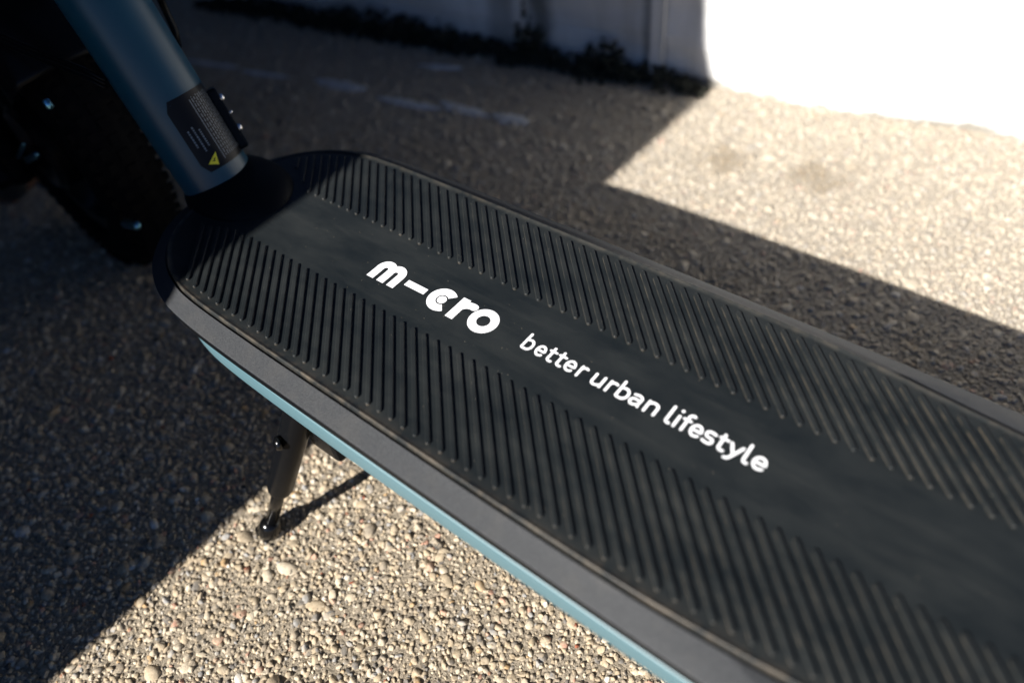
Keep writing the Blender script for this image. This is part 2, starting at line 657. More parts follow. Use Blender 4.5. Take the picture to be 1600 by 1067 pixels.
# everything else is one part made by geometry nodes from a point cloud
def scatter(name, xs, ys, rs, zf, parent, flat):
    n = len(xs)
    me = bpy.data.meshes.new(name)
    me.vertices.add(n)
    co = np.c_[xs, ys, rs * zf].astype(np.float32)
    me.vertices.foreach_set("co", co.ravel())
    a = me.attributes.new("sc", 'FLOAT_VECTOR', 'POINT')
    sc = np.c_[rs * rng.uniform(0.8, 1.35, n), rs * rng.uniform(0.7, 1.05, n), rs * rng.uniform(flat[0], flat[1], n)]
    a.data.foreach_set("vector", sc.astype(np.float32).ravel())
    a = me.attributes.new("rt", 'FLOAT_VECTOR', 'POINT')
    a.data.foreach_set("vector", np.c_[rng.uniform(-.5, .5, n), rng.uniform(-.5, .5, n), rng.uniform(0, 6.28, n)].astype(np.float32).ravel())
    o = finish(name, me, M['pebble'], parent=parent, kind="stuff")
    g = bpy.data.node_groups.new(name + "_nodes", 'GeometryNodeTree')
    g.interface.new_socket("Geometry", in_out='INPUT', socket_type='NodeSocketGeometry')
    g.interface.new_socket("Geometry", in_out='OUTPUT', socket_type='NodeSocketGeometry')
    N_, L_ = g.nodes, g.links
    gi = N_.new("NodeGroupInput")
    go = N_.new("NodeGroupOutput")
    join = N_.new("GeometryNodeJoinGeometry")
    for s in range(6):
        ico = N_.new("GeometryNodeMeshIcoSphere")
        ico.inputs["Radius"].default_value = 0.5
        ico.inputs["Subdivisions"].default_value = 2
        pos = N_.new("GeometryNodeInputPosition")
        nz = N_.new("ShaderNodeTexNoise")
        nz.noise_dimensions = '4D'
        nz.inputs["W"].default_value = 3.7 * s + 1
        nz.inputs["Scale"].default_value = 1.7
        nz.inputs["Detail"].default_value = 1.0
        L_.new(pos.outputs[0], nz.inputs["Vector"])
        sub = N_.new("ShaderNodeVectorMath")
        sub.operation = 'SUBTRACT'
        sub.inputs[1].default_value = (0.5, 0.5, 0.5)
        L_.new(nz.outputs["Color"], sub.inputs[0])
        mul = N_.new("ShaderNodeVectorMath")
        mul.operation = 'SCALE'
        mul.inputs["Scale"].default_value = 1.15
        L_.new(sub.outputs[0], mul.inputs[0])
        sp = N_.new("GeometryNodeSetPosition")
        L_.new(ico.outputs["Mesh"], sp.inputs["Geometry"])
        L_.new(mul.outputs[0], sp.inputs["Offset"])
        sm = N_.new("GeometryNodeSetShadeSmooth")
        L_.new(sp.outputs[0], sm.inputs["Geometry"])
        mt = N_.new("GeometryNodeSetMaterial")
        mt.inputs["Material"].default_value = M['pebble']
        L_.new(sm.outputs[0], mt.inputs["Geometry"])
        ti = N_.new("GeometryNodeGeometryToInstance")
        L_.new(mt.outputs[0], ti.inputs[0])
        L_.new(ti.outputs[0], join.inputs[0])
    iop = N_.new("GeometryNodeInstanceOnPoints")
    iop.inputs["Pick Instance"].default_value = True
    L_.new(gi.outputs[0], iop.inputs["Points"])
    L_.new(join.outputs[0], iop.inputs["Instance"])
    ri = N_.new("FunctionNodeRandomValue")
    ri.data_type = 'INT'
    ri.inputs[4].default_value = 0
    ri.inputs[5].default_value = 5
    L_.new(ri.outputs[2], iop.inputs["Instance Index"])
    for nm, sock in (("sc", "Scale"), ("rt", "Rotation")):
        na = N_.new("GeometryNodeInputNamedAttribute")
        na.data_type = 'FLOAT_VECTOR'
        na.inputs["Name"].default_value = nm
        if sock == "Rotation":
            er = N_.new("FunctionNodeEulerToRotation")
            L_.new(na.outputs[0], er.inputs[0])
            L_.new(er.outputs[0], iop.inputs[sock])
        else:
            L_.new(na.outputs[0], iop.inputs[sock])
    L_.new(iop.outputs[0], go.inputs[0])
    md = o.modifiers.new("scatter", 'NODES')
    md.node_group = g
    return o


scatter("coarse_aggregate", big[rest, 0], big[rest, 1], big[rest, 2], -0.08, ground, (0.5, 0.8))
scatter("fine_aggregate", fx, fy, fs_, -0.04, ground, (0.5, 0.95))

# ------------------------------------------------ the white wall behind
wa = Vector((*P(-1.2064, 2.5188, -H)[:2], 0))
wd = (Vector((*P(-0.1453, 2.6953, -H)[:2], 0)) - wa).normalized()
wn_ = Vector((-wd.y, wd.x, 0))
w0, w1 = wa - wd * 5.0, wa + wd * 0.95
WH, WT = 0.27, 0.18
nx, nzv = 160, 40
vs, fs = [], []
for j in range(nzv + 1):
    for i in range(nx + 1):
        p = w0.lerp(w1, i / nx)
        off = 0.0035 * math.sin(i * 0.9 + math.sin(j * 0.7)) * math.sin(j * 0.55 + 1) * (0 if i in (0, nx) or j in (0, nzv) else 1)
        p = p + wn_ * off
        vs.append((p.x, p.y, -0.05 + (WH + 0.05) * (j / nzv) ** 1.6))
for j in range(nzv):
    for i in range(nx):
        a = j * (nx + 1) + i
        fs.append((a, a + 1, a + nx + 2, a + nx + 1))
nb = len(vs)
q0, q1 = w0 + wn_ * WT, w1 + wn_ * WT
vs += [(q0.x, q0.y, -0.05), (q1.x, q1.y, -0.05), (q1.x, q1.y, WH), (q0.x, q0.y, WH)]
fs.append((nb, nb + 1, nb + 2, nb + 3))
fs.append(tuple([j * (nx + 1) for j in range(nzv + 1)] + [nb + 3, nb]))
fs.append(tuple([j * (nx + 1) + nx for j in range(nzv + 1)] + [nb + 2, nb + 1]))
fs.append(tuple([nzv * (nx + 1) + i for i in range(nx + 1)] + [nb + 2, nb + 3]))
fs.append(tuple([i for i in range(nx + 1)] + [nb + 1, nb]))
wall = finish("white_wall", mesh_from("white_wall", vs, fs), M['wall'],
              label="long white painted wall standing behind the scooter, half in sun and half in shade", cat="wall")
# coping on top
mid = (w0 + w1) / 2 + wn_ * WT * 0.5
rot = Matrix((wd, wn_, Vector((0, 0, 1)))).transposed()
finish("coping", box(mid.x, mid.y, WH + 0.032, (w1 - w0).length + 0.06, WT + 0.10, 0.06, rot, 0.006), M['mortar'], parent=wall)
# two raised mortar seams that run down the shaded stretch
for (u, wdt, dep) in ((-1.42, 0.014, 0.004), (-2.02, 0.010, 0.004)):
    v = wall_v(u)
    b0 = Vector((*P(u, v, -H)[:2], 0)) - wn_ * 0.006
    finish("shutter_seam", box(b0.x, b0.y, 0.125, wdt, dep, 0.25, rot, 0.001), M['wall'], parent=wall)

# ------------------------------------------------ building whose raked end throws the big shadow edge
# shade edge on the ground runs through (-1.2431,-0.2642) and (-1.206,1.8019)
g0 = Vector((-1.2390, 0.0, -H))
gd = Vector((0.0176, 1.0, 0.0)).normalized()
pn = Vector(sdir).cross(gd)


def edge_u(v, z):           # u of the shade plane at (v, z)
    return g0.x - (pn.y * (v - g0.y) + pn.z * (z + H)) / pn.x


vf, vb = -1.9, -15.0
ztop = 26.0  # raised high to hide more sky from the shaded ground
prof = [(edge_u(vf, -H - 0.2), -H - 0.2), (edge_u(vf, ztop), ztop)]
vs, fs = [], []
ring = [(-16.0, -H - 0.2), (prof[0][0], prof[0][1]), (prof[1][0], prof[1][1]), (-16.0, ztop)]
for v in (vf, vb):
    for (u, z) in ring:
        vs.append(P(u - (0.0 if v == vf else 3.0), v, z))
for k in range(4):
    fs.append((k, (k + 1) % 4, (k + 1) % 4 + 4, k + 4))
fs += [(0, 1, 2, 3), (4, 5, 6, 7)]
# unseen side wing, added to block sky and darken the shaded left
wb = len(vs)
for v in (vf - 1.0, 3.6):
    for (u, z) in ((-22.0, -H - 0.2), (-7.2, -H - 0.2), (-7.2, 18.0), (-22.0, 18.0)):
        vs.append(P(u, v, z))
for k in range(4):
    fs.append((wb + k, wb + (k + 1) % 4, wb + (k + 1) % 4 + 4, wb + k + 4))
fs += [(wb, wb + 1, wb + 2, wb + 3), (wb + 4, wb + 5, wb + 6, wb + 7)]
bld = finish("building", mesh_from("building", vs, fs), M['render'],
             label="dark rendered building with a raked end that shades the left half of the paving", cat="building")

# ================================================================== THE SCOOTER
scooter = empty("scooter", P(-0.8, VC, -H), "teal and black kick scooter on its side stand, seen over its ribbed rubber deck", "scooter")
INV = Matrix.Translation(Vector(scooter.location)).inverted()


def part(name, me, mat, parent=None, smooth=False, angle=None, **kw):
    parent = parent or scooter
    o = finish(name, me, mat, parent=parent, smooth=smooth, **kw)
    if parent is scooter:
        o.matrix_parent_inverse = INV
    if angle:
        sharp_by_angle(o, angle)
    return o


def lerp2(a, b, t):
    return a * (1 - t) + b * t


# deck frame: the speckled grey rim round the mat
rings = [(inset(MATL, 0.002), -0.018), (inset(MATL, -0.003), -0.0105), (inset(MATL, -0.0042), -0.0062), (inset(MATL, -0.0060), -0.0052),
         (lerp2(MATL, OUT, 0.55), -0.0150), (inset(OUT, 0.0018), -0.0228), (inset(OUT, 0.0004), -0.0236), (OUT, -0.0246), (inset(OUT, 0.0006), -0.0258),
         (inset(OUT, 0.0045), -0.0262), (inset(OUT, 0.02), -0.0262)]
part("deck_frame", mesh_from("deck_frame", *loft(rings)), M['frame'], angle=50)
# shadow gap / black gasket under the rim
rings = [(inset(OUT, 0.018), -0.0255), (inset(OUT, 0.0042), -0.0255), (inset(OUT, 0.0034), -0.033), (inset(OUT, 0.0036), -0.0560), (inset(OUT, 0.0060), -0.0600), (inset(OUT, 0.02), -0.0600)]
part("gasket", mesh_from("gasket", *loft(rings)), M['gasket'], angle=50)
# teal chassis body
ch_half = [(-1.40, 0), (-1.40, 0.16), (-1.382, 0.235), (-1.338, 0.280), (-1.265, 0.3055), (-1.13, 0.3185), (-0.8, 0.3250), (-0.5, 0.3260),
           (-0.2, 0.3250), (0.05, 0.3220), (0.3, 0.3125), (0.55, 0.2925), (0.74, 0.255), (0.84, 0.195), (0.88, 0.11), (0.89, 0)]
CH = loop_from_half(ch_half)
rings = [(inset(CH, 0.03), -0.0585), (inset(CH, 0.0030), -0.0585), (CH, -0.0612), (CH, -0.112), (inset(CH, 0.004), -0.1195), (inset(CH, 0.012), -0.124), (inset(CH, 0.03), -0.125)]
part("side_trim", mesh_from("side_trim", *loft(rings)), M['teal'], angle=40)
# black belly tray
rings = [(inset(CH, 0.028), -0.1235), (inset(CH, 0.034), -0.150), (inset(CH, 0.055), -0.178), (inset(CH, 0.085), -0.184)]
part("belly_tray", mesh_from("belly_tray", *loft(rings, close_last=True)), M['black'], angle=40)
# black nose under the front of the rim
rings = [(inset(OUT, 0.012), -0.0635), (inset(OUT, 0.014), -0.085), (inset(OUT, 0.028), -0.135), (inset(OUT, 0.062), -0.158), (inset(OUT, 0.12), -0.160)]
nose = []
for r, z in rings:
    r = r.copy()
    r[:, 0] = np.minimum(r[:, 0], -1.17)
    # pull the sides in so that the nose tucks behind the teal trim
    k = np.clip((r[:, 0] + 1.35) / 0.18, 0, 1)
    r[:, 1] = VC + (r[:, 1] - VC) * (1 - 0.10 * k)
    nose.append((r, z))
part("nose_cover", mesh_from("nose_cover", *loft(nose, True, True)), M['black'], angle=40)

# ------------------------------------------------ grip mat
rings = [(inset(MATL, -0.0005), -0.014), (inset(MATL, -0.0010), -0.003), (inset(MATL, 0.0005), 0.0016), (inset(MATL, 0.0018), 0.0026),
         (inset(MATL, 0.0034), 0.0024), (inset(MATL, 0.0056), 0.0003), (inset(MATL, 0.013), 0.0), (inset(MATL, 0.03), 0.0)]
vs, fs = loft(rings)
# fill the middle with strips between the two halves of the last ring so that the surface carries attributes
base = (len(rings) - 1) * N
h = N // 2
for k in range(0, h):
    a, b = base + k, base + k + 1
    c, d = base + (N - k) % N, base + (N - k - 1) % N
    if k == 0:
        fs.append((a, b, d))
    elif k == h - 1 and b == d:
        fs.append((a, b, c))
    else:
        fs.append((a, b, d, c))
me = mesh_from("grip_mat", vs, fs)
at = me.attributes.new("dust", 'FLOAT', 'POINT')
dv = []
ringdust = [0.3, 0.35, 0.75, 0.8, 0.8, 0.55, 0.12, 0.0]
for i in range(len(rings)):
    for k in range(N):
        near = 1.0 if MATL[k][1] < VC else 0.35
        dv.append(ringdust[i] * near)
at.data.foreach_set("value", dv)
grip = part("grip_mat", me, M['rubber'], smooth=True)

# ------------------------------------------------ the raised ribs, each a piece of its own
RIB_IN = inset(MATL, 0.0205)


def inside(pt, poly):
    x, y = pt
    a = poly
    b = np.roll(poly, -1, 0)
    c = ((a[:, 1] > y) != (b[:, 1] > y)) & (x < (b[:, 0] - a[:, 0]) * (y - a[:, 1]) / (b[:, 1] - a[:, 1] + 1e-12) + a[:, 0])
    return bool(c.sum() % 2)


def cub(c, k):
    return ((c[0] * k + c[1]) * k + c[2]) * k + c[3]


CN = (-9.457571e-07, 7.76098755e-05, 0.0265676470, -1.2968489)
CF = (-9.379082e-07, 7.9164178e-05, 0.0263946089, -1.28231048)


def rib_u(c, k):
    if k > 52:
        return cub(c, 52) + (k - 52) * 0.0280
    if k < -2:
        return cub(c, -2) + (k + 2) * 0.0268
    return cub(c, k)


rib_cache = {}
RD = Vector((math.cos(math.radians(134.35)), math.sin(math.radians(134.35)), 0))


def rib_mesh(length):
    key = round(length, 3)
    if key in rib_cache:
        return rib_cache[key]
    L = key
    prof = [(0.00470, -0.0012, 0.75), (0.00440, 0.0005, 0.55), (0.00400, 0.0036, 0.03), (0.0036, 0.0042, 0.05), (0.0027, 0.0045, 0.03)]
    vs, fs, du = [], [], []
    e0 = 0.0042
    ns = 5
    n = 2 * (ns + 1)
    for (w, z, dst) in prof:
        for s in (0, 1):
            cx = e0 if s == 0 else L - e0
            for i in range(ns + 1):
                a = math.pi / 2 + math.pi * i / ns + (0 if s == 0 else math.pi)
                vs.append(((cx + w * math.cos(a)) * S, w * math.sin(a) * S, z * S))
                du.append(dst + (0.45 if s == 1 and z < 0.003 else 0.0))
    for j in range(len(prof) - 1):
        for k in range(n):
            a, b = j * n + k, j * n + (k + 1) % n
            fs.append((a, b, b + n, a + n))
    fs.append(tuple((len(prof) - 1) * n + k for k in range(n)))
    me = mesh_from("rib", vs, fs)
    me.polygons.foreach_set("use_smooth", [True] * (len(fs) - 1) + [False])
    at = me.attributes.new("dust", 'FLOAT', 'POINT')
    at.data.foreach_set("value", du)
    me.materials.append(M['rubber'])
    rib_cache[key] = me
    return me


def put_rib(pu, pv, direction, length):
    """rib whose tip starts at (pu,pv) and runs the given way"""
    o = bpy.data.objects.new("rib", rib_mesh(length))
    o.location = P(pu, pv, 0.0)
    o.rotation_euler = (0, 0, math.atan2(direction.y, direction.x))
    col.objects.link(o)
    o.parent = grip
    return o


def cowl_hit(u, v):
    return ((u + 1.50) / 0.17) ** 2 + ((v - 0.69) / 0.135) ** 2 < 1


dirs = {'near': -RD, 'far': RD}
for side, c, v0_, kr in (('near', CN, 0.5855, range(-13, 78)), ('far', CF, 0.7705, range(-9, 78))):
    for k in kr:
        u = rib_u(c, k)
        if side == 'far' and k < 8:
            v_in = 0.7675 + 0.0004 * max(k, 0)
        else:
            v_in = v0_
        d = dirs[side]
        if not inside((u, v_in), RIB_IN):
            continue
        st = 0.0
        while cowl_hit(u + d.x * st, v_in + d.y * st) and st < 0.3:
            st += 0.004
        L = st
        while inside((u + d.x * L, v_in + d.y * L), RIB_IN) and L < 0.6:
            L += 0.002
        L -= st
        if L < 0.02:
            continue
        put_rib(u + d.x * st, v_in + d.y * st, d, L)


# ------------------------------------------------ lettering printed on the mat
class Ink:
    def __init__(self):
        self.v, self.f, self.z = [], [], 0

    def lay(self):
        self.z += 1
        return 0.0005 + self.z * 0.000012

    def poly(self, pts):
        z = self.lay()
        b = len(self.v)
        self.v += [P(x, y, z) for x, y in pts]
        self.f.append(tuple(range(b, b + len(pts))))

    def stroke(self, pts, w, cap=True):
        """a pen stroke: one quad per segment and a dot at every joint, each a hair above the last"""
        p = [Vector(q) for q in pts]
        p = [q for i, q in enumerate(p) if i == 0 or (q - p[i - 1]).length > 1e-6]
        for i in range(len(p) - 1):
            d = (p[i + 1] - p[i]).normalized()
            m = Vector((-d.y, d.x)) * (w / 2)
            self.poly([tuple(p[i] + m), tuple(p[i] - m), tuple(p[i + 1] - m), tuple(p[i + 1] + m)])
        for i, q in enumerate(p):
            if (i in (0, len(p) - 1)) and not cap:
                continue
            self.disc(q.x, q.y, w / 2, 20)

    def ringsector(self, cx, cy, r0, r1, a0, a1, n=56):
        z = self.lay()
        b = len(self.v)
        for k in range(n + 1):
            a = math.radians(a0 + (a1 - a0) * k / n)
            self.v.append(P(cx + r0 * math.cos(a), cy + r0 * math.sin(a), z))
            self.v.append(P(cx + r1 * math.cos(a), cy + r1 * math.sin(a), z))
        for k in range(n):
            a = b + 2 * k
            self.f.append((a, a + 1, a + 3, a + 2))

    def disc(self, cx, cy, r, n=36):
        self.poly([(cx + r * math.cos(2 * math.pi * k / n), cy + r * math.sin(2 * math.pi * k / n)) for k in range(n)])

    def mesh(self, name):
        me = bpy.data.meshes.new(name)
        me.from_pydata(self.v, [], self.f)
        bm = bmesh.new()
        bm.from_mesh(me)
        for f in bm.faces:
            f.normal_update()
            if f.normal.z < 0:
                f.normal_flip()
        bm.to_mesh(me)
        bm.free()
        return me


def arc(cx, cy, rx, ry, a0, a1, n=18):
    return [(cx + rx * math.cos(math.radians(a0 + (a1 - a0) * k / n)), cy + ry * math.sin(math.radians(a0 + (a1 - a0) * k / n))) for k in range(n + 1)]


def letter(name, ink):
    o = part(name, ink.mesh(name), M['white'], parent=grip)
    return o


# big word: m - c r o
VB = 0.6428
k = Ink()
x1, x2, x3 = -1.0040, -0.9758, -0.9475
ra = 0.01412
k.stroke([(x1, VB), (x1, 0.672)] + arc((x1 + x2) / 2, 0.6755, ra, ra + 0.0005, 180, 0, 22) + [(x2, VB)], 0.0180, False)
k.stroke([(x2, 0.672)] + arc((x2 + x3) / 2, 0.6755, ra, ra + 0.0005, 180, 0, 22) + [(x3, VB)], 0.0180, False)
letter("lettering_m", k)
k = Ink()
k.poly([(-0.9268, 0.6632), (-0.8745, 0.6636), (-0.8748, 0.6790), (-0.9268, 0.6788)])
letter("lettering_dash", k)
k = Ink()
k.ringsector(-0.8334, 0.6727, 0.01265, 0.0304, 45, 312)
k.disc(-0.8334, 0.6727, 0.0098)
letter("lettering_c", k)
k = Ink()
k.poly([(-0.8003, 0.6440), (-0.7825, 0.6440), (-0.7825, 0.7010), (-0.8003, 0.7010)])
k.stroke(arc(-0.7690, 0.6690, 0.0222, 0.0215, 180, 74, 18), 0.0165, False)
letter("lettering_r", k)
k = Ink()
k.ringsector(-0.7288, 0.6727, 0.0137, 0.0304, 0, 360, 72)
letter("lettering_o", k)

# tagline, rounded strokes; glyph boxes are (left, right) along the deck
BL = 0.6588
XH = 0.0268
WT_ = 0.0050


def G(ch, x0, x1, ink):
    w = x1 - x0
    hw = WT_ / 2
    a, b = x0 + hw, x1 - hw
    lo, hi = BL + hw * 0.95, BL + XH - hw
    ym = (lo + hi) / 2
    cx = (a + b) / 2
    rx, ry = (b - a) / 2, (hi - lo) / 2
    asc = BL + 0.0392 - hw
    s = ink.stroke
    if ch == 'b':
        s([(a, asc), (a, lo + 0.002), (a + 0.0018, lo)] + arc(cx + 0.0006, ym, rx - 0.0006, ry, -95, 95, 22)
          + [(a + 0.002, hi - 0.001)], WT_)
    elif ch == 'e':
        s([(a, ym + 0.0002), (b, ym + 0.0002)] + arc(cx, ym, rx, ry, 6, 290, 34) + [(b - 0.0015, lo + 0.0024)], WT_ * 0.93)
    elif ch == 't':
        sx = a + (b - a) * 0.36
        s([(sx, BL + 0.0345 - hw), (sx, lo + 0.005)] + arc(sx + 0.0052, lo + 0.0052, 0.0052, 0.0052, 180, 275, 10) + [(sx + 0.0085, lo + 0.0004)], WT_)
        s([(a, hi), (b, hi)], WT_ * 0.9)
    elif ch == 'r':
        s([(a, lo), (a, hi + 0.0006)], WT_)
        s([(a, hi - 0.008)] + arc(a + 0.0085, hi - 0.0078, 0.0085, 0.0078, 165, 85, 10) + [(b, hi - 0.0012)], WT_)
    elif ch == 'u':
        s([(a, hi), (a, lo + 0.006)] + arc(a + 0.0068, lo + 0.0062, 0.0068, 0.0062, 180, 285, 12) + [(b, lo + 0.0045)], WT_)
        s([(b, hi), (b, lo)], WT_)
    elif ch == 'a':
        s([(a + 0.0016, hi - 0.0014)] + arc(a + 0.0085, hi - 0.0066, 0.0085, 0.0066, 105, 10, 12) + [(b - 0.0012, lo + 0.004), (b, lo)], WT_ * 0.95)
        s([(b - 0.0014, ym + 0.0012)] + arc(a + 0.0062, lo + 0.0062, 0.0062, 0.0062, 75, 285, 18) + [(b - 0.0016, lo + 0.0042)], WT_ * 0.95)
    elif ch == 'n':
        s([(a, lo), (a, hi)], WT_)
        s([(a, hi - 0.0055)] + arc(a + 0.0090, hi - 0.0070, b - a - 0.0090, 0.0070, 110, 0, 12) + [(b, lo)], WT_)
    elif ch == 'l':
        s([(a, asc), (a, lo + 0.0045)] + arc(a + 0.0045, lo + 0.0045, 0.0045, 0.0045, 180, 270, 8) + [(b, lo + 0.0002)], WT_)
    elif ch == 'i':
        s([(cx, hi), (cx, lo)], WT_)
        ink.disc(cx, BL + 0.0360, 0.0029)
    elif ch == 'f':
        sx = a + (b - a) * 0.42
        s([(sx, lo), (sx, asc - 0.006)] + arc(sx + 0.0060, asc - 0.0055, 0.0060, 0.0055, 180, 85, 10) + [(b, asc - 0.0012)], WT_)
        s([(a, hi), (b - 0.0014, hi)], WT_ * 0.9)
    elif ch == 's':
        r = 0.0054
        s([(b - 0.0005, hi - 0.0012)] + arc(cx + 0.0006, hi, 0.004, 0.0001, 60, 120, 4) + arc(a + r, hi - r, r, r, 105, 255, 12)
          + [(b - r, ym - 0.0006)] + arc(b - r, lo + r, r, r, 75, -90, 12) + [(a + 0.0035, lo + 0.0003), (a, lo + 0.0018)], WT_ * 0.95)
    elif ch == 'y':
        s([(a, hi), (a + (b - a) * 0.52, lo + 0.0030)], WT_)
        s([(b, hi), (a + (b - a) * 0.47, lo - 0.0015)] + arc(a + 0.0012, lo - 0.0022, 0.0062, 0.0062, -20, -95, 8), WT_)


words = [[('b', -.6335, -.6110), ('e', -.6050, -.5845), ('t', -.5820, -.5640), ('t', -.5620, -.5435), ('e', -.5415, -.5200), ('r', -.5135, -.4975)],
         [('u', -.4845, -.4620), ('r', -.4545, -.4375), ('b', -.4345, -.4115), ('a', -.4090, -.3870), ('n', -.3800, -.3570)],
         [('l', -.3405, -.3290), ('i', -.3255, -.3200), ('f', -.3170, -.2985), ('e', -.2985, -.2770), ('s', -.2745, -.2550), ('t', -.2530, -.2345),
          ('y', -.2335, -.2095), ('l', -.2065, -.1950), ('e', -.1925, -.1695)]]
for wgl in words:
    for ch, a, b in wgl:
        k = Ink()
        G(ch, a, b, k)
        letter("lettering_" + ch, k)

# ------------------------------------------------ rubber cowl round the foot of the neck
vs, fs = [], []
nu, nv = 40, 12
for j in range(nv + 1):
    t = j / nv
    rr = math.cos(t * math.pi / 2) ** 0.75 if j < nv else 0.0
    zz = 0.058 * math.sin(t * math.pi / 2)
    for i in range(nu):
        a = 2 * math.pi * i / nu
        vs.append(P(-1.50 + 0.155 * rr * math.cos(a), 0.690 + 0.115 * rr * math.sin(a), -0.012 + zz + 0.02 * t * 0))
for j in range(nv):
    for i in range(nu):
        a, b = j * nu + i, j * nu + (i + 1) % nu
        fs.append((a, b, b + nu, a + nu))
part("neck_cowl", mesh_from("neck_cowl", vs, fs), M['gasket'], smooth=True)

# ------------------------------------------------ neck tube
A = Vector(P(-1.545, 0.680, -0.02))
ND = Vector((-0.155, 0.0, 0.411)).normalized()
A = A - ND * 0.0075
B = A + ND * 0.3475
RN = 0.084 * S
neck = part("neck_tube", mesh_from("neck_tube", *tube([A, A + ND * 0.004, B], [RN * 0.985, RN, RN], 48)), M['stem'], angle=50)
part("neck_collar", mesh_from("neck_collar", *tube([A - ND * 0.012, A + ND * 0.0012], [RN * 1.10, RN * 1.03], 48)), M['gasket'], angle=50)

# frame of reference on the tube: around angle 0 faces the camera
toc = (Vector((0, 0, (1 + H) * S)) - A)
e1 = (toc - ND * toc.dot(ND)).normalized()
e2 = ND.cross(e1).normalized()


def on_tube(ang, s, lift=0.0):
    """ang in degrees round the tube, s metres along it"""
    a = math.radians(ang)
    return A + ND * s + (e1 * math.cos(a) + e2 * math.sin(a)) * (RN + lift)


def tube_patch(a0, a1, s0, s1, lift, na=16, corner=0.0):
    vs, fs = [], []
    nsg = 8
    for j in range(nsg + 1):
        for i in range(na + 1):
            s = s0 + (s1 - s0) * j / nsg
            # rounded corners
            aa0, aa1 = a0, a1
            if corner > 0:
                dd = min(s - s0, s1 - s)
                if dd < corner:
                    cut = corner - math.sqrt(max(0, corner ** 2 - (corner - dd) ** 2))
                    cd = math.degrees(cut / RN)
                    aa0 += cd
                    aa1 -= cd
            vs.append(tuple(on_tube(aa0 + (aa1 - aa0) * i / na, s, lift)))
    for j in range(nsg):
        for i in range(na):
            a = j * (na + 1) + i
            fs.append((a, a + 1, a + na + 2, a + na + 1))
    return vs, fs


SGN = 1.0 if e2.dot(RT) > 0 else -1.0      # +: angle grows to the right of the picture
ST0, ST1 = 0.0250, 0.0670
st = part("label_sticker", mesh_from("sticker", *tube_patch(-12 * SGN, 84 * SGN, ST0, ST1, 0.00008, 24, 0.003), recalc=False), M['sticker'],
          parent=neck, smooth=True, label="black printed label wrapped round the neck tube")
# small print (too small to read in the photo: short ragged rows of marks)
vs, fs = [], []
r2 = random.Random(3)


def mark(a0, a1, s0, s1, lift=0.0002):
    b = len(vs)
    for (a, s) in ((a0, s0), (a1, s0), (a1, s1), (a0, s1)):
        vs.append(tuple(on_tube(a * SGN, s + 0.0115, lift)))
    fs.append((b, b + 1, b + 2, b + 3))


for row, (s0, s1) in enumerate([(0.0165, 0.0515)] + [(0.0175, 0.0525)] * 9):
    a = 26 + row * 4.6
    s = s0
    while s < s1:
        ln = r2.uniform(0.0009, 0.0026)
        mark(a, a + 1.4, s, min(s + ln, s1))
        s += ln + r2.uniform(0.0004, 0.0008) * (1 if row else 0.01)
for row, (s0, s1) in enumerate([(0.0280, 0.0375), (0.0245, 0.0385), (0.0265, 0.0365)]):
    a = -2 + 8 * row
    s = s0
    while s < s1:
        ln = r2.uniform(0.0006, 0.0013)
        mark(a, a + 2.6, s, s + ln)
        s += ln + 0.0004
part("label_print", mesh_from("label_print", vs, fs, recalc=False), M['print'], parent=neck)
# yellow warning triangle with a black bolt
def tri_pt(x, y, lift):
    return tuple(on_tube(math.degrees(x / RN) * SGN, y + 0.0115, lift))


tc = (0.0034, 0.0188)
tri = [(-0.0036, -0.0008), (0.0012, -0.0034), (0.0032, 0.0034)]
vs = [tri_pt(tc[0] + x, tc[1] + y, 0.00055) for x, y in tri]
part("warning_triangle", mesh_from("warning_triangle", vs, [(0, 1, 2)], recalc=False), M['yellow'], parent=neck)
bolt = [(-0.0014, -0.0004), (0.0004, 0.0000), (0.0002, 0.0007), (0.0015, 0.0008), (0.0004, -0.0004), (0.0007, -0.0009)]
vs = [tri_pt(tc[0] + x, tc[1] + y, 0.00068) for x, y in bolt]
part("warning_bolt", mesh_from("warning_bolt", vs, [(0, 1, 2, 3, 4, 5)], recalc=False), M['sticker'], parent=neck)

# cable lock plate on the far side of the tube with three bright pins
ang = 88 * SGN
q = on_tube(ang, 0.0435, 0.0015)
nrm_ = (q - (A + ND * 0.0435)).normalized()
tg = ND.cross(nrm_).normalized()
rotm = Matrix((nrm_, tg, ND)).transposed()
lockp = part("lock_plate", box(q.x, q.y, q.z, 0.006, 0.013, 0.036, rotm, 0.0014), M['black'], parent=neck)
for s, ln in ((0.0550, 0.0042), (0.0460, 0.0018), (0.0365, 0.0042)):
    c = A + ND * s + nrm_ * (RN + 0.0047) + (e1 - nrm_ * e1.dot(nrm_)).normalized() * 0.003
    part("lock_pin", mesh_from("pin", *tube([c - ND * ln / 2, c - ND * ln * 0.3, c + ND * ln * 0.3, c + ND * ln / 2], [0.0008, 0.0018, 0.0018, 0.0008], 12)),
         M['steel'], parent=neck, smooth=True)

# hydraulic hose looping behind the neck
hp = []
for (x, y, v) in ((235, -60, 0.86), (252, 2, 0.86), (262, 24, 0.86), (273, 48, 0.855), (278, 72, 0.845), (272, 98, 0.83), (250, 122, 0.80), (215, 130, 0.77)):
    d = Rm.T @ np.array([(x - 800) / fpx, (y - 533.5) / fpx, 1.0])
    s = v / d[1]
    hp.append(P(d[0] * s, v, 1 + d[2] * s))
part("brake_hose", mesh_from("hose", *tube(hp, 0.0022, 12)), M['black'], smooth=True)
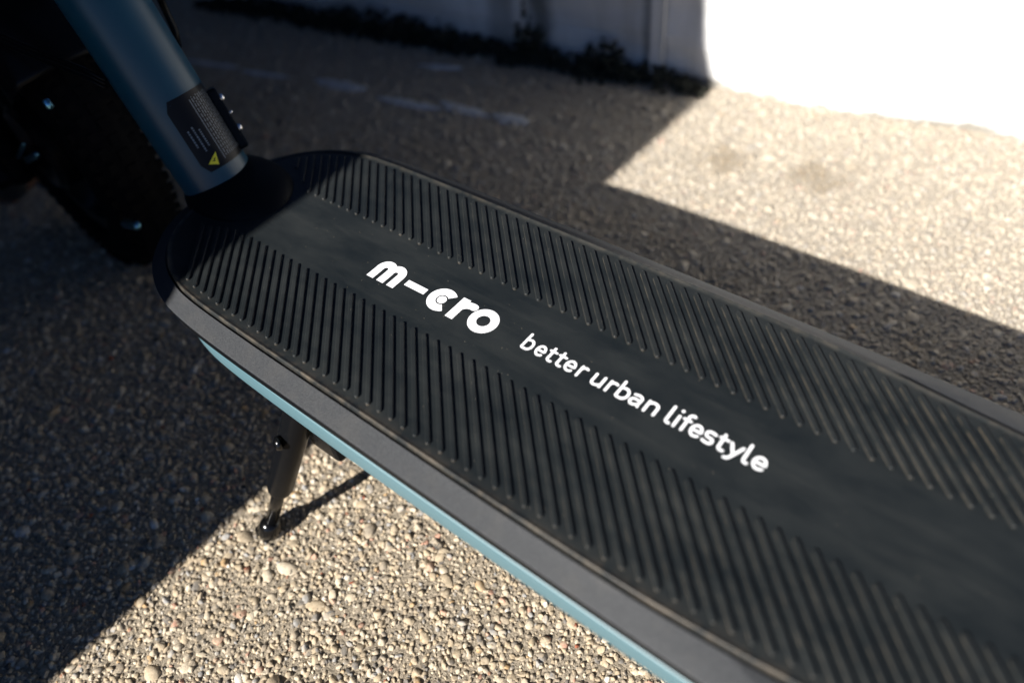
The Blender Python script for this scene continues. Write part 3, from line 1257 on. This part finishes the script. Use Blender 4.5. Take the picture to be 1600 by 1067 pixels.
# three thin cables that run from the neck forward over the wheel
def at_pixel(x, y, v):
    d = Rm.T @ np.array([(x - 800) / fpx, (y - 533.5) / fpx, 1.0])
    k_ = v / d[1]
    return Vector((d[0] * k_ * S, v * S, (1 + H + d[2] * k_) * S))


for off in (0.0, 7.0, 15.0):
    pts = [at_pixel(x, y + off * (1 - 0.25 * i / 6), 0.52 + 0.012 * i) for i, (x, y) in
           enumerate(((-60, 28), (-20, 46), (10, 58), (50, 76), (90, 92), (130, 108), (165, 126)))]
    part("brake_cable", mesh_from("cable", *tube(pts, 0.0011, 8)), M['black'], smooth=True)

# ------------------------------------------------ front wheel, fork and mudguard
WC = Vector(P(-2.41, 0.672, -0.128))
WR = 0.450 * S
turn = math.radians(3)
wax = Vector((math.sin(turn), math.cos(turn), 0))      # axle direction
wfw = Vector((-math.cos(turn), math.sin(turn), 0))     # rolling direction
wz = Vector((0, 0, 1))


def wpt(r, a, y):
    return tuple(WC + (wfw * math.cos(a) + wz * math.sin(a)) * r + wax * y)


def lathe(profile, n=72, closed=True):
    vs, fs = [], []
    m = len(profile)
    for i in range(n):
        a = 2 * math.pi * i / n
        for (r, y) in profile:
            vs.append(wpt(r, a, y))
    for i in range(n):
        for j in range(m if closed else m - 1):
            a, b = i * m + j, i * m + (j + 1) % m
            c, d = ((i + 1) % n) * m + j, ((i + 1) % n) * m + (j + 1) % m
            fs.append((a, b, d, c))
    return vs, fs


wheel = part("front_wheel", mesh_from("hub", *lathe([(0.001, -0.028), (0.030, -0.028), (0.034, -0.024), (0.034, 0.024), (0.030, 0.028), (0.001, 0.028)])), M['gloss'], angle=40)
tp = []
for i in range(17):
    a = math.pi * (-0.62 + 1.24 * i / 16)
    tp.append((WR - 0.027 + 0.027 * math.cos(a), 0.024 * math.sin(a)))
part("tyre", mesh_from("tyre", *lathe(tp)), M['tyre'], parent=wheel, smooth=True)
part("rim", mesh_from("rim", *lathe([(WR - 0.048, -0.016), (WR - 0.034, -0.0205), (WR - 0.030, -0.019), (WR - 0.036, 0.0), (WR - 0.030, 0.019), (WR - 0.034, 0.0205), (WR - 0.048, 0.016), (WR - 0.044, 0.0)])), M['gloss'], parent=wheel, angle=40)
for i in range(6):
    a = math.pi / 3 * i + 0.3
    part("spoke", mesh_from("spoke", *tube([wpt(0.030, a, 0), wpt(WR - 0.042, a + 0.12, 0)], [0.0075, 0.0055], 10)), M['gloss'], parent=wheel, smooth=True)
tv, tf = [], []
for i in range(64):
    for row in range(-2, 3):
        a = 2 * math.pi * (i + 0.5 * (row % 2)) / 64
        th = row * 0.42
        r_ = WR - 0.027 + 0.0282 * math.cos(th)
        y_ = 0.0250 * math.sin(th)
        b_ = len(tv)
        for (da, dy) in ((-0.034, -0.0042), (0.034, -0.0042), (0.034, 0.0042), (-0.034, 0.0042)):
            tv.append(wpt(r_ - 0.0020, a + da, y_ + dy))
        for (da, dy) in ((-0.028, -0.0034), (0.028, -0.0034), (0.028, 0.0034), (-0.028, 0.0034)):
            tv.append(wpt(r_ - 0.0004, a + da, y_ + dy))
        tf += [(b_ + 4, b_ + 5, b_ + 6, b_ + 7)] + [(b_ + k_, b_ + (k_ + 1) % 4, b_ + 4 + (k_ + 1) % 4, b_ + 4 + k_) for k_ in range(4)]
part("tread_blocks", mesh_from("tread", tv, tf), M['tyre'], parent=wheel, kind="stuff")
fork = part("fork", mesh_from("fork", *tube([WC + wz * 0.215 - wfw * 0.052, WC + wz * 0.40 - wfw * 0.10], 0.021, 24)), M['black'], smooth=True)
for sy in (-1, 1):
    top = WC + wz * 0.215 - wfw * 0.052 + wax * 0.046 * sy
    mid_ = WC + wz * 0.09 - wfw * 0.020 + wax * 0.048 * sy
    low = WC + wax * 0.043 * sy - wz * 0.006
    part("fork_leg", mesh_from("fork_leg", *tube([top + wz * 0.012, top, mid_, low], [0.010, 0.0145, 0.0135, 0.0115], 16)), M['gloss'], parent=fork, smooth=True)
    part("axle_nut", mesh_from("nut", *tube([low + wax * 0.006 * sy, low + wax * 0.018 * sy, low + wax * 0.021 * sy], [0.0085, 0.0085, 0.005], 6)), M['black'], parent=fork)
    # suspension link / brake bracket hanging ahead of the axle
    l2 = low + wfw * 0.085 - wz * 0.050
    part("swing_link", mesh_from("swing_link", *tube([low, low.lerp(l2, 0.5) + wz * 0.006, l2], [0.0125, 0.011, 0.013], 12)), M['black'], parent=fork, smooth=True)
crown = WC + wz * 0.215 - wfw * 0.052
part("fork_crown", box(crown.x, crown.y, crown.z, 0.034, 0.118, 0.030, Matrix((wfw, wax, wz)).transposed(), 0.006), M['black'], parent=fork)
# mudguard: a curved shell over the rear and top of the wheel
vs, fs = [], []
na_ = 40
prof_g = [(-0.036, -0.020), (-0.035, -0.004), (-0.028, 0.006), (-0.014, 0.010), (0, 0.011), (0.014, 0.010), (0.028, 0.006), (0.035, -0.004), (0.036, -0.020)]
mg = len(prof_g)
for lay in (0, 1):
    for i in range(na_ + 1):
        a = math.radians(52 + 88 * i / na_)
        for (y, dr) in prof_g:
            vs.append(wpt(WR + 0.006 + dr + 0.0022 * lay, a, y * (1 + 0.05 * lay)))
off = (na_ + 1) * mg
for lay in (0, 1):
    for i in range(na_):
        for j in range(mg - 1):
            a = lay * off + i * mg + j
            fs.append((a, a + 1, a + mg + 1, a + mg))
for i in range(na_):
    for j in (0, mg - 1):
        a = i * mg + j
        fs.append((a, a + mg, a + mg + off, a + off))
for i in (0, na_):
    for j in range(mg - 1):
        a = i * mg + j
        fs.append((a, a + 1, a + 1 + off, a + off))
part("mudguard", mesh_from("mudguard", vs, fs), M['black'], smooth=True)
# added metal beads standing in for glints; sky blue put into their colour
for nm, x, y, v, dx, dy, rr in (("axle_glint", 75, 163, 0.50, 12, 16, 0.0022), ("stay_glint", 33, 236, 0.50, -9, 22, 0.0016),
                                ("bracket_glint", 50, 246, 0.51, 18, -10, 0.0026), ("mudguard_glint", 205, 351, 0.545, 24, 5, 0.0032)):
    c0, c1 = at_pixel(x - dx / 2, y - dy / 2, v), at_pixel(x + dx / 2, y + dy / 2, v)
    part(nm, mesh_from(nm, *tube([c0, c0.lerp(c1, 0.15), c0.lerp(c1, 0.85), c1], [rr * 0.4, rr, rr, rr * 0.4], 14)),
         M['glint_blue'], parent=fork, smooth=True)
part("head_tube", mesh_from("head_tube", *tube([B - ND * 0.03 + Vector((-0.004, 0, -0.02)), B - ND * 0.03 + Vector((0.030, 0, 0.13))], 0.026, 32)), M['stem'], angle=50)
part("steering_column", mesh_from("steering_column", *tube([B - ND * 0.03 + Vector((0.030, 0, 0.13)), B - ND * 0.03 + Vector((0.16, 0, 0.62))], 0.018, 24)), M['black'], smooth=True)

# ------------------------------------------------ rear wheel (behind the picture's edge)
RC = Vector(P(1.36, VC, -H)) + Vector((0, 0, WR))


def rpt(r, a, y):
    return tuple(RC + Vector((math.cos(a) * r, y, math.sin(a) * r)))


vs, fs = [], []
m = len(tp)
for i in range(56):
    a = 2 * math.pi * i / 56
    vs += [rpt(r, a, y) for r, y in tp]
for i in range(56):
    for j in range(m):
        a, b = i * m + j, i * m + (j + 1) % m
        c, d = ((i + 1) % 56) * m + j, ((i + 1) % 56) * m + (j + 1) % m
        fs.append((a, b, d, c))
rear = part("rear_wheel", mesh_from("rear_wheel", vs, fs), M['tyre'], smooth=True)
for sy in (-1, 1):
    part("rear_arm", mesh_from("rear_arm", *tube([P(0.82, VC + 0.16 * sy, -0.10), RC + Vector((0, 0.04 * sy, 0))], 0.011, 14)), M['black'], smooth=True)

# ------------------------------------------------ side stand
T = Vector(P(-0.985, 0.385, -0.14))
F = Vector(P(-1.128, 0.238, -0.565))
ax = (F - T).normalized()
L = (F - T).length
stand = part("kickstand", mesh_from("kickstand", *tube([T + ax * 0.05, F - ax * 0.004], 0.0037, 20)), M['gloss'], smooth=True)
part("stand_sleeve", mesh_from("stand_sleeve", *tube([T - ax * 0.008, T + ax * 0.002, T + ax * L * 0.585, T + ax * L * 0.61, T + ax * L * 0.612], [0.0068, 0.0078, 0.0073, 0.0066, 0.004], 22)),
     M['black'], parent=stand, angle=45)
sidev = ax.cross(Vector((0, 0, 1))).normalized()
vs, fs = tube([F - ax * 0.0125, F - ax * 0.009, F - ax * 0.003, F + ax * 0.0022, F + ax * 0.0040], [0.0042, 0.0062, 0.0070, 0.0058, 0.002], 24)
foot = part("stand_foot", mesh_from("stand_foot", vs, fs), M['gloss'], parent=stand, smooth=True)
# small toe that sticks out of the foot
toe = F + Vector((-0.0062, -0.0030, 0.0008))
part("stand_toe", mesh_from("stand_toe", *tube([F, F.lerp(toe, 0.6), toe, toe + (toe - F) * 0.25], [0.0040, 0.0036, 0.0030, 0.001], 16)), M['gloss'], parent=stand, smooth=True)
bo = T + ax * 0.020 + Vector((0, -0.0085, 0.001))
part("pivot_bolt", mesh_from("pivot_bolt", *tube([bo, bo + Vector((-0.001, -0.0020, 0.0006)), bo + Vector((-0.0015, -0.0032, 0.0009))], [0.0040, 0.0036, 0.0012], 18)), M['gloss'], parent=stand, smooth=True)
br = Vector(P(-0.955, 0.43, -0.20))
part("stand_bracket", box(br.x, br.y, br.z, 0.024, 0.026, 0.034, None, 0.003), M['black'])

# ================================================================== SMALL THINGS ON THE GROUND
def at_ground(x, y, z=0.0):
    d = Rm.T @ np.array([(x - 800) / fpx, (y - 533.5) / fpx, 1.0])
    s = (z / S - (1 + H)) / d[2]
    return Vector((d[0] * s * S, d[1] * s * S, z))


# moss cushions and weeds along the foot of the wall
def moss(u, length, depth, height, label, seed):
    r = random.Random(seed)
    v = wall_v(u)
    c = Vector((*P(u, v, -H)[:2], 0)) - wn_ * depth * 0.35
    vs, fs = [], []
    for _ in range(int(260 * length / 0.1)):
        x = r.uniform(-.5, .5) * length
        y = abs(r.gauss(0, 0.36)) * depth
        env = (1 - (2 * x / length) ** 2) * math.exp(-(y / depth) ** 2)
        z = r.uniform(0, 1) * height * max(env, 0.05) + 0.002
        p = c + wd * x - wn_ * y
        s = r.uniform(0.0018, 0.0042)
        b = len(vs)
        n1 = Vector((r.uniform(-1, 1), r.uniform(-1, 1), r.uniform(-.3, 1))).normalized()
        n2 = n1.cross(Vector((r.uniform(-1, 1), r.uniform(-1, 1), r.uniform(-1, 1)))).normalized()
        n3 = n1.cross(n2)
        q = Vector((p.x, p.y, z))
        for dd in (n2, n3, -n2 * 0.8, -n3, n1 * 1.2, -n1 * 0.7):
            vs.append(tuple(q + dd * s))
        for (a_, b_) in ((0, 1), (1, 2), (2, 3), (3, 0)):
            fs.append((b + a_, b + b_, b + 4))
            fs.append((b + b_, b + a_, b + 5))
    finish("moss_cushion", mesh_from("moss", vs, fs, recalc=False), M['moss'], label=label, cat="moss", group="moss along the foot of the wall")


moss(-1.445, 0.12, 0.020, 0.018, "dark moss strip at the wall foot ending at the sunlit corner", 1)
moss(-1.63, 0.07, 0.022, 0.038, "tall dark moss tuft by the wall, second from the sunlit part", 2)
moss(-1.86, 0.13, 0.022, 0.018, "low dark moss strip against the shaded wall between two taller tufts", 3)
moss(-1.99, 0.030, 0.014, 0.060, "narrow upright dark moss tuft under the stain on the shaded wall", 4)
moss(-2.32, 0.20, 0.018, 0.018, "long low moss strip on the shaded wall foot, left of the upright tuft", 5)
moss(-2.75, 0.26, 0.022, 0.030, "widest dark moss bank at the shaded wall foot behind the pale paving streak", 6)
moss(-3.35, 0.30, 0.020, 0.022, "dark moss bank at the wall foot right beside the scooter neck", 7)


def weed(x, y, n, height, label, seed):
    r = random.Random(seed)
    c = at_ground(x, y)
    root = empty("weed", c, label, "weed", "weeds growing at the wall foot")
    vs, fs = [], []
    sv, sf = [], []
    for i in range(n):
        a = r.uniform(0, 6.28)
        ln = height * r.uniform(0.5, 1.0)
        lean = r.uniform(0.15, 0.6)
        d = Vector((math.cos(a) * lean, math.sin(a) * lean, 1)).normalized()
        w = Vector((-math.sin(a), math.cos(a), 0))
        a_, f_ = tube([(0, 0, 0), tuple(d * ln * 0.55), tuple(d * ln + Vector((math.cos(a), math.sin(a), -0.3)) * ln * 0.15)], [0.0009, 0.0007, 0.0003], 5)
        b = len(sv)
        sv += a_
        sf += [tuple(q + b for q in t) for t in f_]
        for k in range(9):
            t = 0.25 + 0.75 * k / 8
            o_ = d * ln * t
            e = (w * (1 if k % 2 else -1) + d * 0.4 + Vector((r.uniform(-.3, .3), r.uniform(-.3, .3), 0))).normalized()
            f3 = e.cross(d).normalized()
            lw = r.uniform(0.006, 0.011)
            b = len(vs)
            vs.extend([tuple(o_), tuple(o_ + e * lw * 0.5 + f3 * lw * 0.28), tuple(o_ + e * lw), tuple(o_ + e * lw * 0.5 - f3 * lw * 0.28)])
            fs.append((b, b + 1, b + 2, b + 3))
    finish("stem", mesh_from("stem", sv, sf), M['leaf'], parent=root, smooth=True)
    finish("foliage", mesh_from("foliage", vs, fs, recalc=False), M['leaf'], parent=root)


weed(948, 118, 12, 0.026, "small bushy weed at the wall foot nearest the sunlit half", 11)
weed(828, 100, 12, 0.050, "tallest narrow weed growing against the shaded white wall", 12)
weed(700, 82, 9, 0.034, "forked weed at the wall foot, middle of the shaded stretch", 13)
weed(655, 76, 9, 0.034, "weed with bare stems just left of the forked one by the wall", 14)

# pale smears of mortar on the shaded paving
def smear(x0, y0, x1, y1, wid, seed):
    r = random.Random(seed)
    a, b = at_ground(x0, y0, 0.0028), at_ground(x1, y1, 0.0028)
    d = (b - a).normalized()
    n_ = Vector((-d.y, d.x, 0))
    m_ = 26
    up, lo = [], []
    for i in range(m_ + 1):
        t = i / m_
        e = math.sin(math.pi * min(max(t, 0.02), 0.98)) ** 0.5
        w_ = wid * e * r.uniform(0.55, 1.1)
        c = a.lerp(b, t) + n_ * r.uniform(-.15, .15) * wid
        up.append(c + n_ * w_)
        lo.append(c - n_ * w_)
    vs, fs = [], []
    for i in range(m_ + 1):
        for q, z in ((lo[i], 0.0), (lo[i].lerp(up[i], 0.3), 0.0022), (lo[i].lerp(up[i], 0.7), 0.0022), (up[i], 0.0)):
            vs.append((q.x, q.y, z))
    for i in range(m_):
        for j in range(3):
            k_ = i * 4 + j
            fs.append((k_, k_ + 1, k_ + 5, k_ + 4))
    finish("mortar_smear", mesh_from("smear", vs, fs), M['mortar'], parent=ground, smooth=True)


smear(290, 92, 372, 104, 0.006, 1)
smear(376, 108, 452, 120, 0.006, 2)
smear(490, 122, 572, 138, 0.011, 3)
smear(590, 150, 690, 168, 0.008, 4)
smear(688, 158, 765, 180, 0.010, 5)
smear(770, 178, 826, 188, 0.011, 6)
smear(655, 100, 722, 104, 0.007, 7)

# rusty brick lying far left
bc = at_ground(-20, 290)
me = box(0, 0, 0.016, 0.11, 0.05, 0.032, Matrix.Rotation(math.radians(24), 3, 'Z'), 0.003)
bk = finish("brick", me, M['rust'], label="weathered rust brown brick lying in the shade beyond the front wheel", cat="brick")
bk.location = bc
